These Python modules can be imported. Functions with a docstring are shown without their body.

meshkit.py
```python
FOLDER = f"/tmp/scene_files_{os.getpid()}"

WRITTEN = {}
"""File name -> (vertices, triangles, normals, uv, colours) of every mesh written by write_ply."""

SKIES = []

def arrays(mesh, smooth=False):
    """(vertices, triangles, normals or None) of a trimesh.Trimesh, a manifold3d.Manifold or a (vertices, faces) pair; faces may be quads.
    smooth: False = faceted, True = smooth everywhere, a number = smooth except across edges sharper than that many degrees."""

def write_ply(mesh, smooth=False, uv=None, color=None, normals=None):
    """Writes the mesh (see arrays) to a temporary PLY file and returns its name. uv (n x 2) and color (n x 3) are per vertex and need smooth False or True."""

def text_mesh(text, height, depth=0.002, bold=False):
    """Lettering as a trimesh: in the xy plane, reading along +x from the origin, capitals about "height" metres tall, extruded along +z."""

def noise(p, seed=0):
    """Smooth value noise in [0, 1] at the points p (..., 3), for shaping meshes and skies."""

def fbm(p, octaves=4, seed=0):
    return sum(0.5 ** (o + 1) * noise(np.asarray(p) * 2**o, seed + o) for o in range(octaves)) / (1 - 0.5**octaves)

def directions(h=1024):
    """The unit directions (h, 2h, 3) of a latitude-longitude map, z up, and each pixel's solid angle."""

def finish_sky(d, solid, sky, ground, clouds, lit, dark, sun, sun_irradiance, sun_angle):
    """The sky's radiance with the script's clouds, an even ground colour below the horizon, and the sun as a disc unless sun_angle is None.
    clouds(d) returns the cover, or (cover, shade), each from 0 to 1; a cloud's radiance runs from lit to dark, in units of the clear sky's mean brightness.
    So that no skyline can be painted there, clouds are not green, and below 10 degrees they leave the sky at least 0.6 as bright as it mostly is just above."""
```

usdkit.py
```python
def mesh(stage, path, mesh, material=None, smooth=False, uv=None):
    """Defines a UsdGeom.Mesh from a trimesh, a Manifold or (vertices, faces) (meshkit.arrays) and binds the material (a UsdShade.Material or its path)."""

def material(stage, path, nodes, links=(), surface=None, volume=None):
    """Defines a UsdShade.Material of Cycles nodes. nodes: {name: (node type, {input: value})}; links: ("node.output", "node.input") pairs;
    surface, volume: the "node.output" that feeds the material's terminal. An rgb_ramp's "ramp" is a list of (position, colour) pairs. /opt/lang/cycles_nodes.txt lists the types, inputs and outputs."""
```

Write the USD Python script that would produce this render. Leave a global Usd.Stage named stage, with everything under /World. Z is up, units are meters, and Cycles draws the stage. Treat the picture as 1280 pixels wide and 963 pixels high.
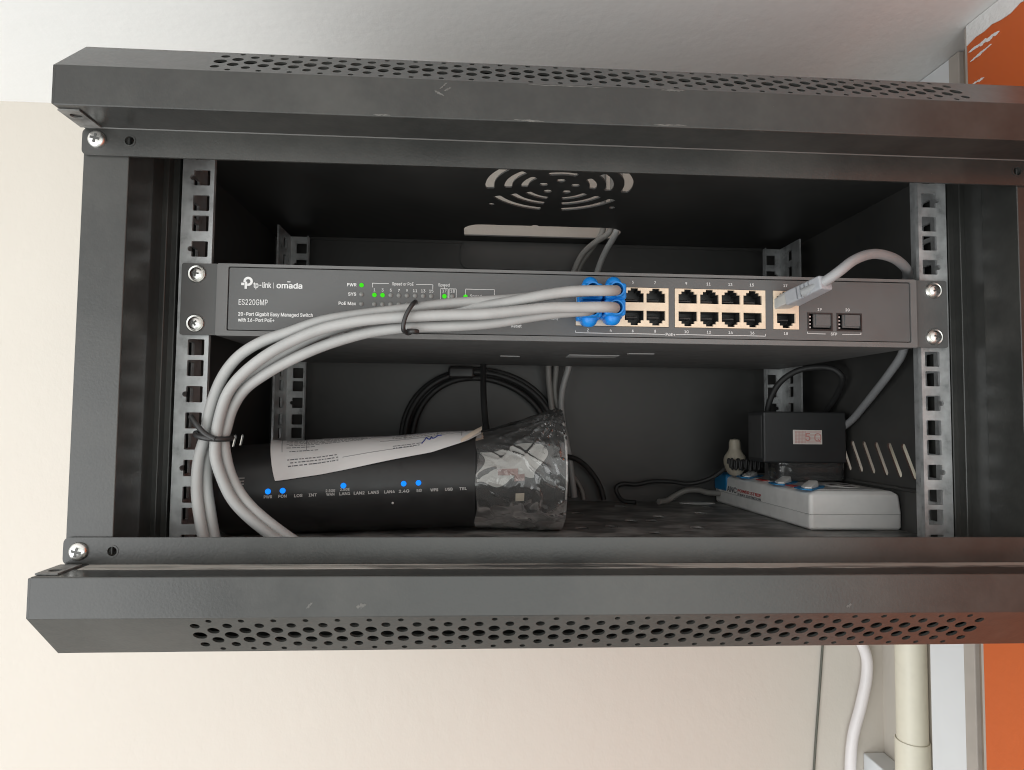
import math, random
import numpy as np
import trimesh
import usdkit, meshkit
import manifold3d as m3
from shapely.geometry import Polygon, LineString, Point, box as sbox
from shapely.ops import unary_union
from shapely import affinity
from pxr import Usd, UsdGeom, UsdLux, UsdShade, Gf, Sdf

random.seed(7)
rng = np.random.default_rng(7)
stage = Usd.Stage.CreateInMemory()
UsdGeom.SetStageUpAxis(stage, 'Z')
UsdGeom.SetStageMetersPerUnit(stage, 1.0)
UsdGeom.Xform.Define(stage, '/World')
UsdGeom.Scope.Define(stage, '/World/Looks')
MM = 0.001     # everything below is modelled in millimetres; x right, y into the wall, z up, origin in the middle of the rack opening

# ------------------------------------------------------------------ camera, light, exposure
cam = UsdGeom.Camera.Define(stage, '/World/camera')
CAM = np.array([-63.02, -396.86, -34.74])
YAW, PITCH, ROLL, FPX = 0.05734, 0.05188, 0.01050, 799.5
fw = np.array([math.sin(YAW) * math.cos(PITCH), math.cos(YAW) * math.cos(PITCH), math.sin(PITCH)])
r0 = np.array([math.cos(YAW), -math.sin(YAW), 0])
u0 = np.cross(r0, fw)
rt = r0 * math.cos(ROLL) + u0 * math.sin(ROLL)
up = -r0 * math.sin(ROLL) + u0 * math.cos(ROLL)
mx = Gf.Matrix4d(*[*rt, 0], *[*up, 0], *[*(-fw), 0], *[*(CAM * MM), 1])
cam.AddTransformOp().Set(mx)
cam.CreateHorizontalApertureAttr(36.0)
cam.CreateVerticalApertureAttr(36.0 * 963 / 1280)
cam.CreateFocalLengthAttr(36.0 * FPX / 1280)
cam.CreateClippingRangeAttr(Gf.Vec2f(0.01, 100))
cam.CreateExposureAttr(0.0)

# the rest of the room: an even, dim grey-white surround
dome = UsdLux.DomeLight.Define(stage, '/World/room_light')
dm = usdkit.material(stage, '/World/Looks/room_surround', {
    'b': ('background_shader', {'color': (0.96, 1.0, 0.985), 'strength': 0.80})}, [], surface='b.background')
UsdShade.MaterialBindingAPI.Apply(dome.GetPrim()).Bind(dm)

def rect_light(name, pos, target, w, h, power, color):
    l = UsdLux.RectLight.Define(stage, '/World/' + name)
    l.CreateWidthAttr(w); l.CreateHeightAttr(h); l.CreateIntensityAttr(power); l.CreateColorAttr(Gf.Vec3f(*color))
    l.CreateNormalizeAttr(False)
    z = np.array(pos, float) - np.array(target, float); z /= np.linalg.norm(z)
    x = np.cross([0, 0, 1], z); x /= np.linalg.norm(x); y = np.cross(z, x)
    l.AddTransformOp().Set(Gf.Matrix4d(*[*x, 0], *[*y, 0], *[*z, 0], *[*pos, 1]))
    return l
rect_light('unseen_left_light', (-1.10, -0.90, -0.50), (-0.1, 0.15, 0.12), 1.1, 1.5, 2.85, (0.98, 0.99, 1.0))  # out of view, placed to light the wall and ceiling from the left
rect_light('unseen_front_light', (0.30, -2.1, -0.6), (0.0, 0.1, 0.15), 1.9, 1.3, 1.7, (0.97, 1.0, 0.97))  # out of view behind the camera, placed to light cabinet interior and ceiling

# ------------------------------------------------------------------ helpers
USED, BASES = {}, {}
def numbered(parent, name):
    k = (parent, name)
    n = USED.get(k, 0); USED[k] = n + 1
    return name if n == 0 else f'{name}_{n:03d}'

def tag(prim, label=None, cat=None, group=None, kind=None):
    for k, v in (('label', label), ('category', cat), ('group', group), ('kind', kind)):
        if v: prim.SetCustomDataByKey(k, v)
    return prim

def thing(name, label, cat, base=(0, 0, 0), group=None, kind=None):
    path = '/World/' + numbered('/World', name)
    x = UsdGeom.Xform.Define(stage, path)
    x.AddTranslateOp().Set(Gf.Vec3d(*(np.array(base, float) * MM)))
    BASES[path] = np.array(base, float)
    tag(x.GetPrim(), label, cat, group, kind)
    return path

def arr(mesh):
    if isinstance(mesh, (list,)):
        mesh = trimesh.util.concatenate([as_tm(m) for m in mesh])
    return as_tm(mesh)

def as_tm(m):
    if hasattr(m, 'to_mesh'):
        q = m.to_mesh(); return trimesh.Trimesh(q.vert_properties[:, :3], q.tri_verts, process=False)
    if isinstance(m, tuple):
        v, f, _ = meshkit.arrays(m); return trimesh.Trimesh(v, f, process=False)
    return m

def part(parent, name, mesh, mat, smooth=False, label=None, **kw):
    """One Mesh prim under parent ('' = top level); mesh in millimetres, in the frame of the whole scene."""
    t = arr(mesh).copy()
    top = '/'.join(parent.split('/')[:3]) if parent else ''
    base = BASES.get(top, np.zeros(3))
    t.vertices = (t.vertices - base) * MM
    par = parent or '/World'
    path = par + '/' + numbered(par, name)
    usdkit.mesh(stage, path, t, MAT[mat], smooth=smooth)
    tag(stage.GetPrimAtPath(path), label, **kw)
    return path

def box(x0, x1, y0, y1, z0, z1):
    b = trimesh.creation.box([x1 - x0, y1 - y0, z1 - z0]); b.apply_translation([(x0 + x1) / 2, (y0 + y1) / 2, (z0 + z1) / 2]); return b

def rbox(x0, x1, y0, y1, z0, z1, r=1.0, seg=12):
    s = m3.Manifold.sphere(r, seg)
    return m3.Manifold.batch_hull([s.translate([x, y, z]) for x in (x0 + r, x1 - r) for y in (y0 + r, y1 - r) for z in (z0 + r, z1 - r)])

def polys(p):
    return [g for g in getattr(p, 'geoms', [p]) if g.area > 1e-9]

def ext(p, h):
    return trimesh.util.concatenate([trimesh.creation.extrude_polygon(g, h, engine='earcut') for g in polys(p)])

def remap(m, cols):
    """cols: functions of old (a, b, h) -> new axes; keeps the winding outward."""
    m = m.copy(); a, b, h = m.vertices.T
    m.vertices = np.stack(cols(a, b, h), 1)
    if m.volume < 0: m.invert()
    return m

def xz(p, y, t):      # a plate facing the viewer, front at y, t thick
    return remap(ext(p, t), lambda a, b, h: (a, y + h, b))
def xy(p, z, t):      # a flat plate, underside at z
    return remap(ext(p, t), lambda a, b, h: (a, b, z + h))
def yz(p, x, t):      # a side plate from x to x + t
    return remap(ext(p, t), lambda a, b, h: (x + h, a, b))

def bent(pts, t=1.2, flat=True):
    return LineString(pts).buffer(t / 2, cap_style=2, join_style=1, quad_segs=3)

def rrect(x0, x1, z0, z1, r, q=5):
    return sbox(x0 + r, z0 + r, x1 - r, z1 - r).buffer(r, quad_segs=q)

def cyl(p0, p1, r, seg=24, r1=None):
    p0, p1 = np.array(p0, float), np.array(p1, float)
    h = np.linalg.norm(p1 - p0)
    m = as_tm(m3.Manifold.cylinder(h, r, r if r1 is None else r1, seg))
    m.apply_transform(trimesh.geometry.align_vectors([0, 0, 1], (p1 - p0) / h)); m.apply_translation(p0); return m

def spline(pts, n=10):
    p = np.array(pts, float); p = np.vstack([2 * p[0] - p[1], p, 2 * p[-1] - p[-2]]); out = []
    for i in range(1, len(p) - 2):
        a, b, c, d = p[i - 1:i + 3]
        ta, tb, tc = (max(np.linalg.norm(q), 1e-6) ** 0.5 for q in (b - a, c - b, d - c))
        m1 = (b - a) / ta - (c - a) / (ta + tb) + (c - b) / tb
        m2 = (c - b) / tb - (d - b) / (tb + tc) + (d - c) / tc
        m1, m2 = m1 * tb, m2 * tb
        for s in np.linspace(0, 1, n, endpoint=False):
            out.append((2*s**3-3*s*s+1)*b + (s**3-2*s*s+s)*m1 + (-2*s**3+3*s*s)*c + (s**3-s*s)*m2)
    out.append(p[-2]); return np.array(out)

def smooth_path(pts, n=10, k=3):
    q = spline(pts, n)
    for _ in range(k):
        q[1:-1] = (q[:-2] + 2 * q[1:-1] + q[2:]) / 4
    return q

def tube(path, r, seg=14, caps=True):
    p = np.array(path, float); n = len(p)
    r = np.broadcast_to(np.asarray(r, float), n)
    t = np.gradient(p, axis=0); t /= np.linalg.norm(t, axis=1, keepdims=True)
    nrm = np.cross(t[0], [0.3, 0.2, 0.9]); nrm /= np.linalg.norm(nrm)
    ang = np.linspace(0, 2 * np.pi, seg, endpoint=False); V = []
    for i in range(n):
        nrm = nrm - t[i] * (nrm @ t[i]); nrm /= np.linalg.norm(nrm)
        b = np.cross(t[i], nrm)
        V.append(p[i] + r[i] * (np.cos(ang)[:, None] * nrm + np.sin(ang)[:, None] * b))
    V = np.vstack(V); F = []
    for i in range(n - 1):
        for j in range(seg):
            a, b_, c, d = i*seg+j, i*seg+(j+1) % seg, (i+1)*seg+(j+1) % seg, (i+1)*seg+j
            F += [[a, b_, c], [a, c, d]]
    if caps:
        V = np.vstack([V, p[0], p[-1]])
        for j in range(seg):
            F += [[n*seg, (j+1) % seg, j], [n*seg+1, (n-1)*seg+j, (n-1)*seg+(j+1) % seg]]
    return trimesh.Trimesh(V, F, process=False)

def text(s, x0, z0, height, y, width=None, bold=False, depth=0.15):
    """Lettering on a face that looks towards -y: baseline z0, starting at x0."""
    m = meshkit.text_mesh(s, height, depth, bold)
    if width:
        b = m.bounds; m.vertices[:, 0] *= width / (b[1, 0] - b[0, 0])
    m.vertices[:, 0] -= m.bounds[0, 0]
    return remap(m, lambda a, b, h: (x0 + a, y - h, z0 + b))

def ctext(s, xc, z0, height, y, **k):
    m = text(s, 0, z0, height, y, **k); w = m.bounds[1, 0]; m.apply_translation([xc - w / 2, 0, 0]); return m

# ------------------------------------------------------------------ materials
MAT = {}
def mat(name, nodes, links, surface='p.BSDF', volume=None):
    MAT[name] = usdkit.material(stage, '/World/Looks/' + name, nodes, links, surface=surface, volume=volume)

def simple(name, col, rough=0.5, metal=0.0, var=0.08, scale=60.0, bump=0.0, bscale=600.0, rvar=0.08, **extra):
    """A plain surface whose tone, gloss and fine relief vary a little."""
    lo, hi = tuple(c * (1 - var) for c in col), tuple(min(1, c * (1 + var)) for c in col)
    nodes = {'g': ('texture_coordinate', {}),
             'n': ('noise_texture', {'scale': scale, 'detail': 5.0, 'roughness': 0.6}),
             'r': ('rgb_ramp', {'ramp': [(0.3, lo), (0.7, hi)]}),
             'q': ('map_range', {'from_min': 0.3, 'from_max': 0.7, 'to_min': max(0.02, rough - rvar), 'to_max': min(1, rough + rvar)}),
             'p': ('principled_bsdf', {'metallic': metal, **extra})}
    links = [('g.object', 'n.vector'), ('n.fac', 'r.fac'), ('r.color', 'p.base_color'), ('n.fac', 'q.value'), ('q.result', 'p.roughness')]
    if bump:
        nodes['m'] = ('noise_texture', {'scale': bscale, 'detail': 2.0})
        nodes['b'] = ('bump', {'strength': bump, 'distance': 0.0006})
        links += [('g.object', 'm.vector'), ('m.fac', 'b.height'), ('b.normal', 'p.normal')]
    mat(name, nodes, links)

def painted(name, col, dust_col, dust_lo, dust_hi, rough=0.42, stretch=(1, 1, 1), dscale=9.0, scuff=True):
    """Black powder coat: orange-peel relief, patchy dust and a few pale scuffs."""
    nodes = {'g': ('texture_coordinate', {}),
             'mp': ('mapping', {'scale': stretch}),
             'n': ('noise_texture', {'scale': dscale, 'detail': 8.0, 'roughness': 0.65}),
             'd': ('map_range', {'from_min': dust_lo, 'from_max': dust_hi, 'to_min': 0.0, 'to_max': 1.0, 'clamp': True}),
             'mx': ('mix_color', {'a': col, 'b': dust_col}),
             's': ('noise_texture', {'scale': 120.0, 'detail': 5.0, 'roughness': 0.7, 'distortion': 2.0}),
             'sd': ('map_range', {'from_min': 0.715, 'from_max': 0.78, 'to_min': 0.0, 'to_max': 0.6, 'clamp': True}),
             'mx2': ('mix_color', {'b': (0.30, 0.29, 0.27)}),
             'q': ('map_range', {'from_min': 0.3, 'from_max': 0.7, 'to_min': rough - 0.05, 'to_max': rough + 0.09}),
             'm': ('noise_texture', {'scale': 700.0, 'detail': 2.0}),
             'b': ('bump', {'strength': 0.12, 'distance': 0.0005}),
             'p': ('principled_bsdf', {'ior': 1.55})}
    links = [('g.object', 'mp.vector'), ('mp.vector', 'n.vector'), ('n.fac', 'd.value'), ('d.result', 'mx.fac'),
             ('g.object', 's.vector'), ('s.fac', 'sd.value'), ('sd.result', 'mx2.fac'), ('mx.result', 'mx2.a'),
             ('n.fac', 'q.value'), ('q.result', 'p.roughness'), ('g.object', 'm.vector'), ('m.fac', 'b.height'), ('b.normal', 'p.normal')]
    if scuff: links.append(('mx2.result', 'p.base_color'))
    else: links.append(('mx.result', 'p.base_color'))
    mat(name, nodes, links)

painted('black_powder_coat', (0.027, 0.0275, 0.0255), (0.066, 0.065, 0.059), 0.42, 0.80, rough=0.29)
painted('dusty_black_sheet', (0.075, 0.075, 0.072), (0.36, 0.355, 0.34), 0.40, 0.72, rough=0.5, stretch=(0.8, 1.5, 1), dscale=42.0)
painted('inner_black_sheet', (0.042, 0.042, 0.040), (0.085, 0.083, 0.078), 0.40, 0.85, rough=0.45, dscale=7.0)  # same coat as outside, toned paler to carry the light inside the cabinet
painted('scraped_ledge', (0.050, 0.050, 0.048), (0.45, 0.43, 0.39), 0.40, 0.56, rough=0.35, stretch=(0.35, 4.0, 1), dscale=30.0)
simple('switch_steel', (0.095, 0.094, 0.092), 0.48, var=0.06, bump=0.10, bscale=900)
simple('switch_face', (0.108, 0.109, 0.108), 0.46, var=0.04, bump=0.08, bscale=900)
simple('switch_bezel', (0.15, 0.148, 0.145), 0.42, var=0.05, bump=0.08, bscale=900)
simple('white_print', (0.78, 0.78, 0.77), 0.6)
simple('grey_print', (0.33, 0.33, 0.325), 0.6)
simple('zinc_plate', (0.50, 0.51, 0.51), 0.42, metal=0.6, var=0.22, scale=90, bump=0.15, bscale=260, rvar=0.14)
simple('screw_steel', (0.74, 0.73, 0.70), 0.28, metal=1.0, var=0.1, scale=200)
simple('screw_slot', (0.12, 0.12, 0.115), 0.5, metal=0.7)
simple('nickel_port', (0.80, 0.66, 0.50), 0.42, metal=0.25, var=0.10, scale=120)
simple('jack_black', (0.022, 0.022, 0.022), 0.35)
simple('jack_tongue', (0.07, 0.07, 0.07), 0.3)
simple('grey_jacket', (0.355, 0.355, 0.347), 0.52, var=0.13, scale=22, bump=0.05, bscale=300)
simple('cool_grey_jacket', (0.30, 0.305, 0.31), 0.42, var=0.05, scale=40)
simple('grey_boot', (0.33, 0.34, 0.36), 0.45, var=0.05)
simple('blue_boot', (0.012, 0.25, 0.74), 0.36, var=0.10, scale=80)
simple('dull_grey_jacket', (0.25, 0.24, 0.225), 0.5, var=0.06, scale=40)
simple('black_jacket', (0.022, 0.022, 0.022), 0.55)
simple('tie_black', (0.025, 0.024, 0.024), 0.4)
simple('led_off', (0.25, 0.25, 0.24), 0.35)
simple('router_black', (0.020, 0.020, 0.020), 0.40, var=0.15, bump=0.06, bscale=1200)
simple('router_print', (0.50, 0.495, 0.48), 0.6)
simple('paper_white', (0.72, 0.71, 0.70), 0.75, var=0.03, scale=25)
simple('paper_warm', (0.75, 0.62, 0.50), 0.75, var=0.03, scale=25)
simple('ink_grey', (0.17, 0.17, 0.18), 0.8)
simple('ink_blue', (0.05, 0.07, 0.25), 0.7)
simple('foil_label', (0.38, 0.38, 0.365), 0.4, metal=0.1, var=0.15, scale=30)
simple('red_label', (0.24, 0.13, 0.11), 0.5, var=0.3)
simple('strip_white', (0.84, 0.835, 0.815), 0.32, var=0.03)
simple('strip_grey', (0.50, 0.49, 0.48), 0.38, var=0.04)
simple('strip_blue', (0.015, 0.22, 0.48), 0.4)
simple('red_plastic', (0.45, 0.035, 0.03), 0.35)
simple('adapter_black', (0.028, 0.029, 0.030), 0.5, bump=0.15, bscale=500)
simple('adapter_edge', (0.06, 0.06, 0.06), 0.4)
simple('cream_plug', (0.50, 0.45, 0.36), 0.45, var=0.1)
simple('sticker_white', (0.72, 0.66, 0.62), 0.6)
simple('sticker_red', (0.62, 0.30, 0.27), 0.6)
simple('pvc_cream', (0.74, 0.70, 0.58), 0.38, var=0.03)
simple('cable_white', (0.78, 0.74, 0.74), 0.36, var=0.03)
simple('trim_white', (0.78, 0.80, 0.82), 0.5, var=0.02, scale=12)
simple('trim_taupe', (0.45, 0.41, 0.37), 0.6, var=0.05)
simple('trim_brown', (0.28, 0.22, 0.17), 0.6, var=0.1)
simple('wire_dark', (0.10, 0.10, 0.08), 0.6)
simple('scuff_grey', (0.11, 0.108, 0.10), 0.6, var=0.3, scale=400)
simple('highlight_grey', (0.12, 0.12, 0.115), 0.32)
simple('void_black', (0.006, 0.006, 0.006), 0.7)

def glow(name, col, s):
    mat(name, {'e': ('emission', {'color': col, 'strength': s})}, [], surface='e.emission')
glow('led_green', (0.07, 0.85, 0.02), 0.95)
glow('led_dim_green', (0.12, 0.5, 0.05), 0.35)
mat('led_blue', {'lw': ('layer_weight', {'blend': 0.35}), 'r': ('rgb_ramp', {'ramp': [(0.0, (0.012, 0.25, 1.0)), (0.4, (0.0, 0.19, 1.0)), (1.0, (0.0, 0.07, 0.55))]}), 'e': ('emission', {'strength': 1.25})},
    [('lw.facing', 'r.fac'), ('r.color', 'e.color')], surface='e.emission')

def plaster(name, a, b, bump=0.38, scale=(19, 19, 15), rough=0.62):
    mat(name, {'g': ('geometry', {}), 'mp': ('mapping', {'scale': scale}),
               'n': ('noise_texture', {'scale': 1.6, 'detail': 4.0, 'roughness': 0.55}), 'r': ('rgb_ramp', {'ramp': [(0.3, a), (0.7, b)]}),
               'k': ('noise_texture', {'scale': 9.0, 'detail': 6.0, 'roughness': 0.6}),
               'v': ('noise_texture', {'scale': 2.2, 'detail': 3.0, 'roughness': 0.5}),
               'ad': ('math', {'math_type': 'multiply_add', 'value2': 0.5}),
               'b': ('bump', {'strength': bump, 'distance': 0.0016}), 'p': ('principled_bsdf', {'roughness': rough})},
        [('g.position', 'mp.vector'), ('mp.vector', 'k.vector'), ('mp.vector', 'v.vector'), ('g.position', 'n.vector'), ('n.fac', 'r.fac'), ('r.color', 'p.base_color'),
         ('k.fac', 'ad.value1'), ('v.fac', 'ad.value3'), ('ad.value', 'b.height'), ('b.normal', 'p.normal')])
plaster('cream_wall', (0.58, 0.535, 0.475), (0.615, 0.57, 0.51))
plaster('white_ceiling', (0.89, 0.89, 0.885), (0.92, 0.92, 0.915), bump=0.3, scale=(14, 14, 14))
plaster('orange_wall', (0.58, 0.108, 0.016), (0.66, 0.135, 0.026), bump=0.35, rough=0.5)
plaster('white_paint', (0.80, 0.80, 0.79), (0.86, 0.86, 0.855), bump=0.8, scale=(30, 30, 30))

# clear packing tape: mostly see-through, with a crinkled gloss and a milky film
mat('clear_tape', {'g': ('texture_coordinate', {}),
                   'n': ('noise_texture', {'type': 'ridged_multifractal', 'scale': 45.0, 'detail': 3.0, 'roughness': 0.5, 'distortion': 0.8}),
                   'b': ('bump', {'strength': 0.7, 'distance': 0.002}),
                   't': ('transparent_bsdf', {'color': (0.93, 0.93, 0.92)}),
                   'gl': ('glossy_bsdf', {'color': (0.85, 0.85, 0.85), 'roughness': 0.11}),
                   'df': ('diffuse_bsdf', {'color': (0.55, 0.55, 0.54)}),
                   'm1': ('mix_closure', {'fac': 0.07}), 'f': ('fresnel', {'IOR': 1.7}), 'm2': ('mix_closure', {})},
    [('g.object', 'n.vector'), ('n.fac', 'b.height'), ('b.normal', 'gl.normal'), ('b.normal', 'f.normal'), ('t.BSDF', 'm1.closure1'), ('df.BSDF', 'm1.closure2'),
     ('f.fac', 'm2.fac'), ('m1.closure', 'm2.closure1'), ('gl.BSDF', 'm2.closure2')], surface='m2.closure')

# ------------------------------------------------------------------ the setting
CEIL, WALL, SIDE = 293.0, 290.0, 384.0
part('', 'back_wall', box(-1500, SIDE + 60, WALL, WALL + 80, -1700, CEIL + 60), 'cream_wall', kind='structure', label='cream painted plaster wall that the cabinet hangs on', cat='wall')
part('', 'ceiling', box(-1500, SIDE + 60, -2200, WALL, CEIL, CEIL + 60), 'white_ceiling', kind='structure', label='off-white ceiling close above the cabinet', cat='ceiling')
part('', 'side_wall', box(SIDE, SIDE + 60, 116, WALL, -1700, CEIL), 'cream_wall', kind='structure', label='narrow cream strip of side wall behind the conduit', cat='wall')
ow = thing('orange_wall', 'bright orange painted wall at the right edge of the picture', 'wall', (338, 0, -1700), kind='structure')
part(ow, 'wall_face', box(338, SIDE + 60, -420, 93, -1700, CEIL - 0.4), 'orange_wall')
part(ow, 'edge_strip', box(339, SIDE, 93, 96.5, -1700, CEIL - 0.6), 'trim_taupe')
# white brush strokes that overlap the orange at the ceiling
def ragged(y0, y1, z0, amp, seed, n=60):
    y = np.linspace(y0, y1, n)
    z = z0 - amp * (meshkit.fbm(np.stack([y * 0.09, y * 0 + seed, y * 0], 1), 4, seed) - 0.25)
    return Polygon([*zip(y, z), (y1, CEIL - 0.5), (y0, CEIL - 0.5)]).buffer(0)
part(ow, 'paint_stroke', yz(ragged(-415, 92.8, 278, 9, 3), 337.3, 0.6), 'white_paint')
def brush(y0, z0, L, w, slope, seed):
    t = np.linspace(0, 1, 40); n1 = meshkit.fbm(np.stack([t * 9, t * 0 + seed, t * 0], 1), 4, seed) - 0.5; n2 = meshkit.fbm(np.stack([t * 14, t * 0, t * 0 + seed], 1), 4, seed + 9) - 0.5
    ww = w * np.sin(np.pi * t) ** 0.5
    up_ = [(y0 + L * a, z0 + slope * L * a + ww[i] * (0.5 + 1.2 * n1[i])) for i, a in enumerate(t)]
    dn = [(y0 + L * a, z0 + slope * L * a - ww[i] * (0.5 + 1.6 * n2[i])) for i, a in enumerate(t)]
    return Polygon(up_ + dn[::-1]).buffer(0)
for q in [(60, 268, 31, 3.0, 0.03, 2), (68, 262.5, 22, 1.6, -0.1, 5), (76, 240, 12, 1.5, 0.05, 8), (82, 229, 5, 1.1, 0.2, 11)]:
    part(ow, 'paint_stroke', yz(brush(*q), 337.4, 0.5), 'white_paint')
tr = thing('wall_trim', 'white and taupe vertical trim boards beside the orange wall', 'trim', (355, 139, -1700))
part(tr, 'white_board', rbox(359, SIDE, 140, 182, -1700, CEIL - 0.6, 0.8, 8), 'trim_white')
part(tr, 'taupe_board', rbox(358, SIDE, 127, 139.6, -1700, CEIL - 0.7, 0.8, 8), 'trim_taupe')
part(tr, 'brown_gap_filler', box(362, SIDE, 97, 126.8, -1700, CEIL - 0.8), 'trim_brown')

pc = thing('conduit', 'cream plastic conduit pipe running down the corner beneath the cabinet', 'pipe', (368.5, 222, -1700))
part(pc, 'pipe', cyl((368.5, 222, -1700), (368.5, 222, 170), 13.8, 40), 'pvc_cream', smooth=40)
ring = trimesh.creation.revolve(np.array([[13.85, -1690], [15.3, -1690], [15.3, -345.5], [14.9, -344.5], [14.1, -344.5], [13.9, -346], [13.85, -1690]]), sections=40)
ring.apply_translation([368.5, 222, 0])
part(pc, 'coupling', ring, 'pvc_cream', smooth=35, label='wider socket joint on the pipe')
part('', 'junction_box', rbox(360, SIDE - 0.5, 238, WALL - 0.2, -490, -391, 1.5, 10), 'trim_white', smooth=30, label='small white box low on the wall behind the conduit', cat='junction box')
part('', 'white_cable', tube(smooth_path([(341.8, 283, -157.2), (342.9, 283, -226.3), (350.3, 283, -259.2), (361.5, 283, -286.8), (361.5, 283, -307.0), (354.6, 283, -337.8), (345.0, 283, -370.8), (341.3, 283, -406.9), (340.8, 283, -507.8)], 12), 5.6, 20), 'cable_white', smooth=50, label='thick white cable curving down the wall left of the conduit', cat='cable')
part('', 'bell_wire', tube(smooth_path([(323.4, 288.5, -156.4), (318.1, 288.5, -251.4), (312.8, 288.5, -314.7), (304.4, 288.5, -409.8), (300.1, 288.5, -494.2)], 8), 1.3, 8), 'wire_dark', smooth=50, label='thin dark wire hanging straight down the cream wall', cat='wire')

# ------------------------------------------------------------------ the cabinet
Y1, Y0, HW = -49.0, -73.7, 275.0        # frame plane, bar front plane, half width
ZT, ZF = 146.0, -117.8                   # underside of the roof, top of the floor
cab = thing('rack_cabinet', 'black steel wall-mounted rack cabinet with open front and perforated bars', 'rack cabinet', (0, 100, -157))

def arc_slot(r0, r1, a0, a1, rr=1.6):
    a = np.radians(np.linspace(a0, a1, 24))
    p = Polygon([*zip(r0 * np.cos(a), r0 * np.sin(a)), *zip(r1 * np.cos(a[::-1]), r1 * np.sin(a[::-1]))])
    return p.buffer(-rr).buffer(rr)
holes = []
for k in range(5):
    c = -90 + 72 * k
    for (ra, rb, w) in ((24, 29.5, 23.5), (36.5, 42.5, 25.5), (50.5, 57.2, 26.5)):
        holes.append(affinity.translate(arc_slot(ra, rb, c - w, c + w), 0, 91))
    holes.append(Point(13 * math.cos(math.radians(c)), 91 + 13 * math.sin(math.radians(c))).buffer(3.3, quad_segs=6))
for sx in (-1, 1):
    for sy in (-1, 1): holes.append(Point(sx * 51.5, 91 + sy * 45).buffer(2.6, quad_segs=5))
slit = rrect(-76, 76, 194, 250, 17, 8).intersection(sbox(-90, 180, 90, 231.5))
notch = Point(-9, 194).buffer(3)
top = sbox(-266, -47.6, 266, 252.2).difference(unary_union(holes + [slit.union(notch)]))
tp = part(cab, 'top_panel', xy(top, ZT, 1.2), 'inner_black_sheet')
# back, floor, sides
part(cab, 'back_panel', box(-266, 266, 250.6, 251.8, ZF - 2, ZT), 'inner_black_sheet')
part(cab, 'cover_plate', xz(rrect(-80, 82, 117, 145.4, 9), 248.6, 2.0), 'inner_black_sheet', label='rounded cover plate under the cable slot')
part(cab, 'edge_seam', box(-266, 266, 249.6, 250.6, ZT - 3.2, ZT - 0.4), 'inner_black_sheet')
fh = []
for (fx, fy) in [(29, 170), (77, 214), (66, 128), (84, 128), (140, 172), (20, 92), (110, 95), (70, 72), (-40, 150), (160, 210), (-100, 95), (44, 100), (96, 150), (5, 215)]:
    fh.append(Point(fx, fy).buffer(5.4, quad_segs=5))
part(cab, 'floor_panel', xy(sbox(-266, -28, 266, 250.5).difference(unary_union(fh)), ZF - 1.2, 1.2), 'dusty_black_sheet')
part(cab, 'added_backing', box(-265, 265, -27, 250, ZF - 2.0, ZF - 1.35), 'void_black')  # added near-black sheet that makes the floor holes read dark
part(cab, 'unseen_base_panel', box(-268, 268, -29, 251, -136, -134.8), 'void_black')  # out of view and near black, closes the floor holes off from below
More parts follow.
